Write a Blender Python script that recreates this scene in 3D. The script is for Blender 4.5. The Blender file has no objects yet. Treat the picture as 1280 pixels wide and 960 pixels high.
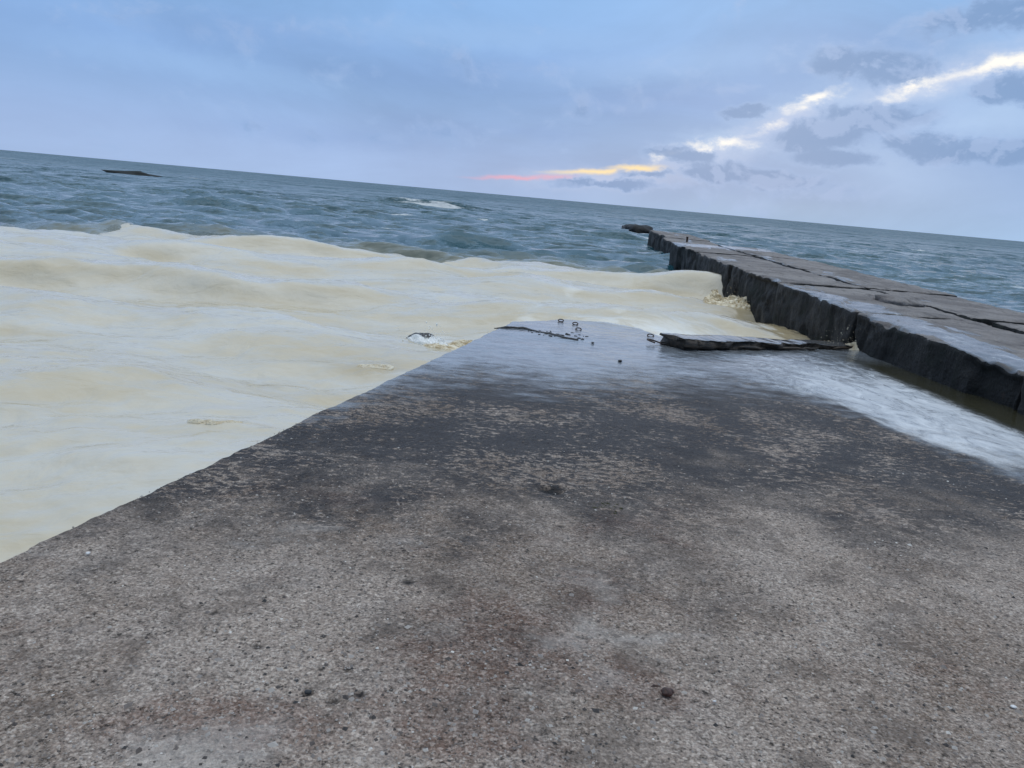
import bpy, math, random
import numpy as np
from mathutils import Vector, Matrix

S = bpy.context.scene
COL = S.collection
random.seed(7)
rng = np.random.default_rng(11)

# ------------------------------------------------------------------ camera
F_PX, IW, IH = 949.0, 1280, 960
ROLL = math.radians(5.134)
PITCH = math.radians(13.883)
EYE = np.array([0.0, 0.0, 2.47])
cr, sr, cp, sp = math.cos(ROLL), math.sin(ROLL), math.cos(PITCH), math.sin(PITCH)
RIGHT = np.array([cr, sr * sp, sr * cp])
UP = np.array([-sr, cr * sp, cr * cp])
FWD = np.array([0.0, cp, -sp])
cam = bpy.data.cameras.new('camera')
cam.sensor_width = 36.0
cam.lens = F_PX / IW * 36.0
cam.clip_start = 0.05
cam.clip_end = 60000
camo = bpy.data.objects.new('camera', cam)
COL.objects.link(camo)
M = Matrix([[RIGHT[i], UP[i], -FWD[i], EYE[i]] for i in range(3)] + [[0, 0, 0, 1]])
camo.matrix_world = M
S.camera = camo


def at(px, py, a=0.0, b=0.0):
    """world point where the photograph's pixel meets the plane z = a + b*y"""
    d = FWD * F_PX + RIGHT * (px - IW / 2) - UP * (py - IH / 2)
    t = (a - EYE[2]) / (d[2] - b * d[1])
    return EYE + t * d


SLAB_A, SLAB_B = 1.0, -0.042


def on_slab(px, py):
    return at(px, py, SLAB_A, SLAB_B)


# ------------------------------------------------------------------ render look
S.view_settings.view_transform = 'Standard'
S.view_settings.look = 'None'
S.view_settings.exposure = 0.0
S.view_settings.gamma = 1.0

# ------------------------------------------------------------------ sky and sun
SUN_EL, SUN_AZ = math.radians(12), math.radians(16)     # azimuth from +Y towards +X
world = bpy.data.worlds.new('World')
S.world = world
world.use_nodes = True


class NT:
    """short helper for building node trees"""

    def __init__(self, tree):
        self.t = tree
        tree.nodes.clear()

    def n(self, kind, **kw):
        nd = self.t.nodes.new(kind)
        for k, v in kw.items():
            setattr(nd, k, v)
        return nd

    def put(self, sock, v):
        if hasattr(v, 'is_output') or isinstance(v, bpy.types.NodeSocket):
            self.t.links.new(v, sock)
        elif v is not None:
            sock.default_value = v

    def math(self, op, a, b=None, c=None, clamp=False):
        nd = self.n('ShaderNodeMath', operation=op, use_clamp=clamp)
        for i, v in enumerate((a, b, c)):
            if v is not None:
                self.put(nd.inputs[i], v)
        return nd.outputs[0]

    def vmath(self, op, a, b=None, scale=None):
        nd = self.n('ShaderNodeVectorMath', operation=op)
        self.put(nd.inputs[0], a)
        if b is not None:
            self.put(nd.inputs[1], b)
        if scale is not None:
            self.put(nd.inputs['Scale'], scale)
        return nd.outputs['Value'] if op in ('LENGTH', 'DOT_PRODUCT') else nd.outputs[0]

    def noise(self, vec, scale, detail=4, rough=0.55, dist=0.0, color=False):
        nd = self.n('ShaderNodeTexNoise')
        self.put(nd.inputs['Vector'], vec)
        nd.inputs['Scale'].default_value = scale
        nd.inputs['Detail'].default_value = detail
        nd.inputs['Roughness'].default_value = rough
        nd.inputs['Distortion'].default_value = dist
        return nd.outputs['Color' if color else 'Fac']

    def smooth(self, v, lo, hi, a=0.0, b=1.0):
        nd = self.n('ShaderNodeMapRange', interpolation_type='SMOOTHSTEP')
        self.put(nd.inputs[0], v)
        for i, q in enumerate((lo, hi, a, b)):
            self.put(nd.inputs[i + 1], q)
        return nd.outputs[0]

    def mix(self, f, a, b, mode='MIX'):
        nd = self.n('ShaderNodeMix', data_type='RGBA', blend_type=mode)
        self.put(nd.inputs[0], f)
        for s, v in ((nd.inputs[6], a), (nd.inputs[7], b)):
            self.put(s, (*v, 1.0) if isinstance(v, tuple) and len(v) == 3 else v)
        return nd.outputs[2]

    def mapping(self, vec, loc=(0, 0, 0), rot=(0, 0, 0), scale=(1, 1, 1), kind='POINT'):
        nd = self.n('ShaderNodeMapping', vector_type=kind)
        self.put(nd.inputs[0], vec)
        nd.inputs['Location'].default_value = loc if kind != 'VECTOR' else (0, 0, 0)
        nd.inputs['Rotation'].default_value = rot
        nd.inputs['Scale'].default_value = scale
        return nd.outputs[0]

    def ramp(self, f, stops):
        nd = self.n('ShaderNodeValToRGB')
        cr_ = nd.color_ramp
        while len(cr_.elements) < len(stops):
            cr_.elements.new(0.5)
        for e, (p, c) in zip(cr_.elements, stops):
            e.position = p
            e.color = (*c, 1.0)
        self.put(nd.inputs[0], f)
        return nd.outputs[0]

    def attr(self, name):
        return self.n('ShaderNodeAttribute', attribute_name=name).outputs['Fac']


def build_sky():
    w = NT(world.node_tree)
    gen = w.n('ShaderNodeTexCoord').outputs['Generated']
    sep = w.n('ShaderNodeSeparateXYZ')
    w.put(sep.inputs[0], gen)
    deg = 180 / math.pi
    az = w.math('MULTIPLY', w.math('ARCTAN2', sep.outputs[0], sep.outputs[1]), deg)
    el = w.math('MULTIPLY', w.math('ARCSINE', sep.outputs[2]), deg)
    # cloud sheets: direction projected on a high flat layer, so clouds flatten towards the horizon
    comb = w.n('ShaderNodeCombineXYZ')
    w.put(comb.inputs[0], az)
    w.put(comb.inputs[1], el)
    flat = comb.outputs[0]
    elp = w.math('MAXIMUM', el, 0.0)
    # overcast gradient: darker blue-lavender low down, brighter and whiter overhead
    base = w.ramp(w.math('DIVIDE', elp, 90.0), [
        (0.0, (0.37, 0.55, 0.81)), (0.03, (0.33, 0.50, 0.79)), (0.08, (0.28, 0.46, 0.80)),
        (0.15, (0.29, 0.52, 0.89)), (0.32, (0.44, 0.67, 1.02)), (0.60, (1.18, 1.30, 1.42)), (1.0, (1.42, 1.50, 1.56))])
    # the sky away from the sunset is a little dimmer
    azc = w.math('COSINE', w.math('MULTIPLY', az, math.pi / 180))
    away = w.smooth(azc, 0.75, -0.9, 1.0, 0.62)
    away = w.mix(w.smooth(elp, 25, 75), w.mix(0.0, away, (1, 1, 1)), (1.0, 1.0, 1.0))
    base = w.mix(1.0, base, away, 'MULTIPLY')
    n1 = w.noise(w.mapping(flat, scale=(0.045, 0.13, 1)), 1.0, 6, 0.6, 0.8)
    n2 = w.noise(w.mapping(flat, loc=(7, 3, 0), scale=(0.012, 0.05, 1)), 1.0, 4, 0.55, 0.5)
    n3 = w.noise(w.mapping(gen, scale=(3, 3, 6)), 1.0, 5, 0.6, 0.6)
    shade = w.math('MULTIPLY_ADD', n1, 0.42, 0.62)
    shade = w.math('MULTIPLY', shade, w.math('MULTIPLY_ADD', n2, 0.30, 0.98))
    shade = w.math('MULTIPLY', shade, w.math('MULTIPLY_ADD', n3, 0.24, 0.88))
    sc = w.n('ShaderNodeVectorMath', operation='SCALE')
    w.put(sc.inputs[0], base)
    w.put(sc.inputs['Scale'], shade)
    col = sc.outputs[0]
    # a faint pink-lavender veil close to the horizon
    col = w.mix(w.math('MULTIPLY', w.smooth(el, 7.0, 0.0), w.smooth(az, 20, -4, 0.0, 0.28)), col, (0.42, 0.45, 0.74))
    # frayed edges: distort the direction by fractal noise before testing the cloud shapes
    dn = w.noise(w.mapping(flat, scale=(0.35, 0.6, 1)), 1.0, 6, 0.62, 0.0, color=True)
    dn = w.vmath('SUBTRACT', dn, (0.5, 0.5, 0.5))
    warp = w.vmath('ADD', flat, w.vmath('MULTIPLY', dn, (3.6, 1.5, 0)))
    dn2 = w.noise(w.mapping(flat, loc=(3, 9, 0), scale=(0.9, 1.5, 1)), 1.0, 5, 0.65, 0.0, color=True)
    warp = w.vmath('ADD', warp, w.vmath('MULTIPLY', w.vmath('SUBTRACT', dn2, (0.5, 0.5, 0.5)), (1.5, 0.75, 0)))

    warp_small = w.vmath('ADD', w.vmath('SCALE', flat, scale=0.62), w.vmath('SCALE', warp, scale=0.38))

    def blob(a, e, ra, re, rot, soft=0.9, calm=False):
        v = w.mapping(warp_small if calm else warp, (a, e, 0), (0, 0, math.radians(rot)), (ra, re, 1), 'TEXTURE')
        return w.smooth(w.vmath('LENGTH', v), 1.0 + soft * 0.5, 1.0 - soft * 0.6)

    def lay(c, k, blobs):
        nonlocal col
        m = None
        for b in blobs:
            v = blob(*b)
            m = v if m is None else w.math('MAXIMUM', m, v)
        col = w.mix(w.math('MULTIPLY', m, k), col, c)
    def union(blobs):
        m = None
        for q in blobs:
            v = blob(*q)
            m = v if m is None else w.math('MAXIMUM', m, v)
        return m
    # pale glow along the break in the cloud
    lay((0.50, 0.68, 0.94), 0.60, [(19, 6.9, 5.5, 1.5, 22, 1.7), (26, 9.3, 7, 1.8, 14, 1.7), (29, 7.0, 7, 2.2, 4, 1.7), (26, 4, 8, 1.6, 0, 1.8), (13, 4.3, 4, 1.2, 18, 1.7)])
    lay((0.64, 0.69, 0.87), 0.50, [(6.5, 1.9, 6, 0.6, 5, 1.7), (11, 3.2, 4, .8, 14, 1.7), (17, 6.2, 3.2, .8, 24, 1.7), (27, 9.6, 5, .9, 14, 1.7)])
    # the bright openings
    white = [(12.8, 4.65, 1.9, 0.34, 6, 1.6), (15.6, 5.8, 1.1, .22, 26, 1.7), (18.6, 7.85, 1.4, 0.38, 24, 1.6), (24.8, 8.85, 1.8, 0.42, 16, 1.6),
             (29.6, 10.3, 3.4, 0.38, 14, 1.6), (38, 11.8, 6.0, 0.6, 8, 1.6), (9.2, 3.5, .8, .34, 20, 1.6)]
    # broad soft cloud body above and below the break
    lay((0.225, 0.360, 0.64), 0.55, [(21.0, 11.0, 6.5, 1.9, 0, 1.8), (17, 3.0, 9, 1.5, 4, 1.8), (30, 4.4, 7, 1.7, 0, 1.8), (21, 6.2, 5, 1.3, 10, 1.8)])
    torn = w.noise(w.mapping(flat, loc=(5, 8, 0), scale=(0.42, 0.75, 1)), 1.0, 6, 0.62, 0.3)
    wm = w.math('MULTIPLY', union(white), w.smooth(torn, 0.34, 0.58, 0.12, 1.0))
    col = w.mix(w.math('MULTIPLY', wm, 0.95), col, (1.10, 1.05, 0.95))
    lay((1.02, 0.80, 0.44), 0.92, [(4.8, 2.22, 3.0, 0.17, 6, 1.6, True), (7.6, 2.68, 1.6, 0.20, 4, 1.6, True)])
    lay((0.86, 0.42, 0.52), 0.75, [(-0.9, 1.28, 2.8, 0.13, 4, 1.6, True), (1.6, 1.52, 1.4, 0.16, 6, 1.6, True)])
    # ragged grey cumulus in front of it
    dark = union([(21.3, 10.0, 4.2, 1.25, -4, 1.4), (18.7, 5.5, 3.8, 1.0, 4, 1.4), (22.6, 7.0, 3.4, 1.0, 0, 1.4), (20.5, 4.3, 3.4, .8, 0, 1.4), (10.2, 3.75, 2.6, 0.6, 4, 1.4),
                  (8.8, 2.3, 1.8, .35, 5, 1.4), (12.6, 2.7, 2.8, .6, 0, 1.4), (5.8, 1.45, 4.0, .35, 3, 1.4), (15.5, 2.9, 6, .8, -4, 1.4), (27.5, 5.2, 4.0, 0.9, 0, 1.4), (30.5, 8.7, 3.0, 1.0, 0, 1.4),
                  (33, 5.2, 4, .9, 0, 1.4), (14.6, 6.9, 2.0, .5, 10, 1.4), (30, 13, 6, 1.2, 6, 1.5)])
    soft = union([(-7, 4.2, 4.0, 0.7, 2, 1.6), (0.5, 4.6, 3.2, .55, 4, 1.6), (-20, 9, 9, 1.0, 3, 1.8), (-2, 8.5, 8, .9, 6, 1.8), (8, 7.2, 6, 1.0, 8, 1.8), (-14, 3.0, 8, .7, 2, 1.8)])
    gap = union(white)
    nz = w.noise(w.mapping(flat, loc=(11, 4, 0), scale=(0.27, 0.38, 1)), 1.0, 7, 0.60, 0.35)
    nz2 = w.noise(w.mapping(flat, loc=(11, 4.32, 0), scale=(0.27, 0.38, 1)), 1.0, 5, 0.60, 0.35)
    den = w.math('MULTIPLY', w.math('SUBTRACT', nz, 0.5), 1.25)
    den = w.math('ADD', den, w.math('MULTIPLY_ADD', dark, 0.60, -0.11))
    den = w.math('ADD', den, w.math('MULTIPLY', soft, 0.20))
    den = w.math('ADD', den, w.math('MULTIPLY', gap, -0.19))
    cover = w.smooth(den, -0.05, 0.32)
    rim = w.smooth(w.math('SUBTRACT', nz, nz2), 0.0, 0.10)
    ccol = w.mix(w.smooth(den, 0.40, 0.03), (0.195, 0.335, 0.59), (0.33, 0.49, 0.78))
    ccol = w.mix(w.math('MULTIPLY', rim, 0.45), ccol, (0.42, 0.56, 0.84))
    col = w.mix(w.math('MULTIPLY', cover, 0.88), col, ccol)
    col = w.mix(w.math('MULTIPLY', soft, 0.22), col, (0.22, 0.35, 0.66))
    lay((0.36, 0.56, 0.88), 0.35, [(-6, 10.3, 9, .8, 3, 1.5), (-22, 6.4, 9, .8, -2, 1.5), (9, 9.6, 9, .9, 8, 1.5)])
    # below the horizon: the same low haze
    sky = w.n('ShaderNodeTexSky', sky_type='NISHITA', sun_disc=False)
    sky.sun_elevation = SUN_EL
    sky.sun_rotation = SUN_AZ
    sky.dust_density = 2.0
    ten = w.n('ShaderNodeVectorMath', operation='SCALE')
    w.put(ten.inputs[0], col)
    ten.inputs['Scale'].default_value = 10.0
    fin = w.mix(0.015, ten.outputs[0], sky.outputs[0])
    bg = w.n('ShaderNodeBackground')
    w.put(bg.inputs[0], fin)
    bg.inputs[1].default_value = 0.1
    out = w.n('ShaderNodeOutputWorld')
    w.put(out.inputs[0], bg.outputs[0])


build_sky()
sun = bpy.data.lights.new('sun', 'SUN')
sun.energy = 0.5
sun.angle = math.radians(170)
sun.color = (1.0, 0.92, 0.82)
suno = bpy.data.objects.new('sun', sun)
COL.objects.link(suno)
sd = Vector((math.sin(SUN_AZ) * math.cos(SUN_EL), math.cos(SUN_AZ) * math.cos(SUN_EL), math.sin(SUN_EL)))
suno.rotation_euler = (-sd).to_track_quat('-Z', 'Y').to_euler()

# ------------------------------------------------------------------ mesh and noise helpers


def hash3(ix, iy, iz, seed):
    h = (ix.astype(np.int64) * 374761393 + iy.astype(np.int64) * 668265263 + iz.astype(np.int64) * 2147483647 + seed * 974711) & 0xFFFFFFFF
    h = ((h ^ (h >> 13)) * 1274126177) & 0xFFFFFFFF
    h = ((h ^ (h >> 16)) * 2246822519) & 0xFFFFFFFF
    return ((h ^ (h >> 15)) & 0xFFFFFF) / float(0xFFFFFF)


def vnoise(p, seed=0):
    """value noise in -1..1 at points p (N,3)"""
    i = np.floor(p)
    f = p - i
    f = f * f * f * (f * (f * 6 - 15) + 10)
    i = i.astype(np.int64)
    r = np.zeros(len(p))
    for dx in (0, 1):
        wx = f[:, 0] if dx else 1 - f[:, 0]
        for dy in (0, 1):
            wy = f[:, 1] if dy else 1 - f[:, 1]
            for dz in (0, 1):
                wz = f[:, 2] if dz else 1 - f[:, 2]
                r += wx * wy * wz * hash3(i[:, 0] + dx, i[:, 1] + dy, i[:, 2] + dz, seed)
    return r * 2 - 1


def fbm(p, scale=1.0, octv=4, gain=0.5, seed=0):
    p = np.asarray(p, float) * scale
    r = np.zeros(len(p))
    a = 1.0
    for o in range(octv):
        r += a * vnoise(p + o * 17.3, seed + o)
        p = p * 2.03
        a *= gain
    return r


def fbm2(x, y, scale=1.0, octv=4, gain=0.5, seed=0):
    sh = x.shape
    p = np.stack([x.ravel(), y.ravel(), np.zeros(x.size)], 1)
    return fbm(p, scale, octv, gain, seed).reshape(sh)


def sstep(v, a, b):
    t = np.clip((v - a) / (b - a), 0, 1)
    return t * t * (3 - 2 * t)


def tag(o, label=None, cat=None, group=None, kind=None):
    for k, v in (('label', label), ('category', cat), ('group', group), ('kind', kind)):
        if v:
            o[k] = v
    return o


def mesh_obj(name, verts, faces, mats, parent=None, smooth=True, mi=None):
    """verts (N,3); faces (M,k) of one size k, or a list of such arrays"""
    fl = faces if isinstance(faces, list) else [faces]
    fl = [np.asarray(f, np.int32) for f in fl if len(f)]
    me = bpy.data.meshes.new(name)
    verts = np.asarray(verts, np.float32)
    me.vertices.add(len(verts))
    me.vertices.foreach_set('co', verts.ravel())
    loops = np.concatenate([f.ravel() for f in fl])
    tot = np.concatenate([np.full(len(f), f.shape[1], np.int32) for f in fl])
    start = np.concatenate([[0], np.cumsum(tot)[:-1]]).astype(np.int32)
    me.loops.add(len(loops))
    me.loops.foreach_set('vertex_index', loops)
    me.polygons.add(len(tot))
    me.polygons.foreach_set('loop_start', start)
    me.polygons.foreach_set('loop_total', tot)
    for m in (mats if isinstance(mats, (list, tuple)) else [mats]):
        me.materials.append(m)
    if mi is not None:
        me.polygons.foreach_set('material_index', np.asarray(mi, np.int32))
    me.polygons.foreach_set('use_smooth', np.full(len(tot), bool(smooth)))
    me.update(calc_edges=True)
    me.validate()
    o = bpy.data.objects.new(name, me)
    COL.objects.link(o)
    if parent:
        o.parent = parent
    return o


def set_attr(o, name, vals):
    a = o.data.attributes.new(name, 'FLOAT', 'POINT')
    a.data.foreach_set('value', np.asarray(vals, np.float32).ravel())


def empty(name, loc=(0, 0, 0)):
    o = bpy.data.objects.new(name, None)
    o.location = loc
    o.empty_display_size = 0.1
    COL.objects.link(o)
    return o


def grid_faces(nr, nc, flip=False):
    i = np.arange(nr * nc).reshape(nr, nc)
    q = np.stack([i[:-1, :-1], i[:-1, 1:], i[1:, 1:], i[1:, :-1]], -1).reshape(-1, 4)
    return q[:, ::-1] if flip else q


def ico(sub=1):
    import bmesh
    bm = bmesh.new()
    bmesh.ops.create_icosphere(bm, subdivisions=sub, radius=1.0)
    v = np.array([q.co[:] for q in bm.verts])
    f = np.array([[q.index for q in p.verts] for p in bm.faces])
    bm.free()
    return v, f


ICO = {k: ico(k) for k in (1, 2, 3, 4)}
OCT = (np.array([[1, 0, 0], [-1, 0, 0], [0, 1, 0], [0, -1, 0], [0, 0, 1], [0, 0, -1]], float),
       np.array([[0, 2, 4], [2, 1, 4], [1, 3, 4], [3, 0, 4], [2, 0, 5], [1, 2, 5], [3, 1, 5], [0, 3, 5]]))


def scatter_mesh(base, pos, size, seed=0, flat=(1, 1, 1), jitter=0.25):
    """many small copies of a base shape joined in one vertex array"""
    r = np.random.default_rng(seed)
    bv, bf = base
    n = len(pos)
    v = np.repeat(bv[None], n, 0) * (1 + jitter * r.uniform(-1, 1, (n, len(bv), 1)))
    v = v * (np.array(flat) * r.uniform(0.75, 1.3, (n, 3)))[:, None, :]
    a = r.uniform(0, 2 * math.pi, n)
    c, s = np.cos(a)[:, None], np.sin(a)[:, None]
    x = v[..., 0] * c - v[..., 1] * s
    y = v[..., 0] * s + v[..., 1] * c
    v = np.stack([x, y, v[..., 2]], -1) * np.asarray(size).reshape(n, 1, 1) + np.asarray(pos)[:, None, :]
    f = bf[None] + (np.arange(n) * len(bv))[:, None, None]
    return v.reshape(-1, 3), f.reshape(-1, bf.shape[1])


def tube(points, radius, seg=8):
    P = np.asarray(points, float)
    n = len(P)
    T = np.gradient(P, axis=0)
    T /= np.linalg.norm(T, axis=1)[:, None]
    ref = np.array([0.13, 0.21, 0.97])
    A = np.cross(T, ref)
    A /= np.linalg.norm(A, axis=1)[:, None]
    B = np.cross(T, A)
    rad = np.broadcast_to(radius, (n,))
    ang = np.linspace(0, 2 * math.pi, seg, endpoint=False)
    V = P[:, None] + rad[:, None, None] * (np.cos(ang)[None, :, None] * A[:, None] + np.sin(ang)[None, :, None] * B[:, None])
    i = np.arange(n * seg).reshape(n, seg)
    q = np.stack([i[:-1], np.roll(i, -1, 1)[:-1], np.roll(i, -1, 1)[1:], i[1:]], -1).reshape(-1, 4)
    return V.reshape(-1, 3), [q, i[:1], i[-1:, ::-1]]


# ------------------------------------------------------------------ materials
def new_mat(name):
    m = bpy.data.materials.new(name)
    m.use_nodes = True
    t = NT(m.node_tree)
    out = t.n('ShaderNodeOutputMaterial')
    b = t.n('ShaderNodeBsdfPrincipled')
    t.put(out.inputs[0], b.outputs[0])
    pos = t.n('ShaderNodeNewGeometry').outputs['Position']
    return m, t, b, pos


def bump(t, h, strength, dist, normal=None):
    nd = t.n('ShaderNodeBump')
    t.put(nd.inputs['Strength'], strength)
    nd.inputs['Distance'].default_value = dist
    t.put(nd.inputs['Height'], h)
    if normal is not None:
        t.put(nd.inputs['Normal'], normal)
    return nd.outputs[0]


def mat_slab():
    m, t, b, pos = new_mat('wet_and_dry_concrete')
    wet_d, film_d, foam_d, pit = t.attr('wet_edge'), t.attr('film_edge'), t.attr('foam'), t.attr('pit')
    # dry exposed-aggregate concrete
    big = t.noise(pos, 0.9, 5, 0.6, 0.4)
    mid = t.noise(pos, 5.0, 5, 0.65)
    fine = t.noise(pos, 42.0, 4, 0.72)
    grain = t.noise(pos, 120.0, 3, 0.6)
    vor = t.n('ShaderNodeTexVoronoi')
    t.put(vor.inputs['Vector'], t.vmath('ADD', pos, t.vmath('SCALE', t.noise(pos, 40, 2, color=True), scale=0.012)))
    vor.inputs['Scale'].default_value = 100
    cell = t.n('ShaderNodeSeparateColor')
    t.put(cell.inputs[0], vor.outputs['Color'])
    col = t.mix(t.smooth(big, 0.36, 0.62), (0.215, 0.160, 0.123), (0.385, 0.318, 0.268))
    rust = t.smooth(t.math('ADD', t.noise(t.mapping(pos, (4, 1, 0)), 3.0, 6, 0.68, 0.5), t.math('MULTIPLY', t.attr('rust'), 0.34)), 0.54, 0.80)
    col = t.mix(t.math('MULTIPLY', rust, 0.80), col, (0.150, 0.080, 0.056))
    col = t.mix(t.smooth(mid, 0.40, 0.70, 0.0, 0.55), col, (0.40, 0.345, 0.305))
    stone = t.ramp(cell.outputs[0], [(0.0, (0.035, 0.030, 0.028)), (0.25, (0.115, 0.09, 0.075)), (0.55, (0.25, 0.21, 0.18)), (0.8, (0.38, 0.33, 0.29)), (1.0, (0.62, 0.56, 0.50))])
    col = t.mix(0.36, col, stone)
    pits = t.smooth(fine, 0.43, 0.33)
    col = t.mix(t.math('MULTIPLY', pits, 0.80), col, (0.03, 0.026, 0.024))
    tooth = t.noise(t.mapping(pos, (3, 3, 3)), 100.0, 2, 0.6)
    gv = t.math('ADD', t.math('MULTIPLY', t.math('SUBTRACT', tooth, 0.5), 2.3), t.math('MULTIPLY_ADD', fine, 1.5, 0.25))
    gs_ = t.n('ShaderNodeVectorMath', operation='SCALE')
    t.put(gs_.inputs[0], col)
    t.put(gs_.inputs['Scale'], t.math('MAXIMUM', gv, 0.2))
    col = gs_.outputs[0]
    col = t.mix(t.math('MULTIPLY', t.smooth(grain, 0.55, 0.72), 0.45), col, (0.50, 0.47, 0.44))
    blotch = t.noise(t.mapping(pos, (5, 2, 0)), 2.6, 6, 0.7, 0.5)
    col = t.mix(t.smooth(blotch, 0.48, 0.36, 0, 0.50), col, (0.11, 0.09, 0.078))
    col = t.mix(t.smooth(blotch, 0.56, 0.70, 0, 0.35), col, (0.42, 0.37, 0.335))
    # pale scoured patches
    pale = t.smooth(t.noise(t.mapping(pos, (1, 8, 0), (0, 0, 0.3), (1.0, 2.0, 1)), 0.9, 4, 0.6, 0.6), 0.60, 0.72)
    col = t.mix(t.math('MULTIPLY', pale, 0.40), col, (0.47, 0.44, 0.41))
    # wetness: soaked dark concrete with dry high spots, then a running film
    nw = t.noise(pos, 2.2, 6, 0.68, 0.3)
    nb = t.noise(pos, 0.7, 3, 0.5, 0.3)
    spot = t.noise(t.mapping(pos, (2, 5, 0), (0, 0, 0), (15, 24, 1)), 1.0, 6, 0.72, 0.5)
    wv = t.math('ADD', wet_d, t.math('MULTIPLY', t.math('SUBTRACT', nw, 0.5), 4.2))
    wv = t.math('ADD', wv, t.math('MULTIPLY', t.math('SUBTRACT', nb, 0.5), 2.0))
    wet = t.smooth(wv, -1.3, 1.2)
    zone = t.noise(pos, 1.1, 3, 0.5, 0.5)
    dryspot = t.smooth(t.math('ADD', spot, t.math('MULTIPLY', t.math('SUBTRACT', zone, 0.5), 0.50)), 0.525, 0.60)
    fv = t.math('ADD', film_d, t.math('MULTIPLY', t.math('SUBTRACT', t.noise(t.mapping(pos, (0, 3, 0), (0, 0, 0), (1.2, 2.2, 1)), 1.6, 6, 0.66, 0.4), 0.5), 2.6))
    patch = t.noise(t.mapping(pos, (7, 1, 0), (0, 0, 0.1), (3.2, 6.5, 1)), 1.0, 6, 0.7, 0.5)
    fv = t.math('ADD', fv, t.math('MULTIPLY', t.math('SUBTRACT', patch, 0.5), t.smooth(fv, 3.0, 0.5, 0.6, 3.4)))
    film = t.math('MULTIPLY', t.smooth(fv, -0.7, 1.3), t.smooth(fv, -0.7, 2.6, 0.62, 1.0))
    nofilm = t.math('SUBTRACT', 1.0, film)
    dryspot = t.math('MULTIPLY', dryspot, nofilm)
    wet = t.math('MAXIMUM', t.math('MULTIPLY', wet, t.math('SUBTRACT', 1.0, t.math('MULTIPLY', dryspot, 0.85))), film)
    dark = t.mix(1.0, col, (0.09, 0.09, 0.10), 'MULTIPLY')
    dark = t.mix(0.35, dark, (0.014, 0.014, 0.018))
    col = t.mix(t.math('MULTIPLY', wet, 0.95), col, dark)
    col = t.mix(t.math('MULTIPLY', film, t.smooth(patch, 0.32, 0.62, 0.25, 0.70)), col, (0.30, 0.34, 0.385))     # milky film colour, with the pale sky reflection painted in
    wall_reflection = t.attr('wall_reflection')  # dark olive reflection of the wall, painted into the film colour
    col = t.mix(t.math('MULTIPLY', wall_reflection, film), col, (0.040, 0.038, 0.022))
    # white wash on the film; its right band also paints in bright sky reflection
    st = t.noise(t.mapping(pos, (0, 0, 0), (0, 0, -0.10), (4.0, 2.0, 1)), 1.0, 7, 0.72, 1.2)
    lace = t.smooth(t.math('ADD', t.math('MULTIPLY', foam_d, 0.33), st), 0.50, 1.05)
    lace = t.math('MULTIPLY', lace, t.smooth(foam_d, 0.03, 0.3))
    col = t.mix(t.math('MULTIPLY', lace, 0.90), col, (0.66, 0.68, 0.70))
    col = t.mix(pit, col, (0.016, 0.016, 0.018))
    t.put(b.inputs['Base Color'], col)
    ro = t.mix(film, t.mix(wet, (0.9, 0.9, 0.9), (0.50, 0.50, 0.50)), (0.07, 0.07, 0.07))
    ro = t.mix(lace, ro, (0.5, 0.5, 0.5))
    t.put(b.inputs['Roughness'], ro)
    t.put(b.inputs['IOR'], t.math('MULTIPLY_ADD', film, 0.13, 1.25))
    h = t.math('ADD', t.math('MULTIPLY', vor.outputs['Distance'], -0.5), t.math('ADD', t.math('MULTIPLY', fine, 1.2), t.math('MULTIPLY', tooth, 0.9)))
    n = bump(t, h, t.math('MULTIPLY_ADD', film, -0.93, 0.95), 0.009)
    rip = t.noise(t.mapping(pos, (0, 0, 0), (0, 0, 0.2), (2.2, 6.0, 1)), 1.6, 4, 0.6, 0.6)
    n = bump(t, rip, t.math('MULTIPLY', film, 0.30), 0.02, n)
    t.put(b.inputs['Normal'], n)
    return m


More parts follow.
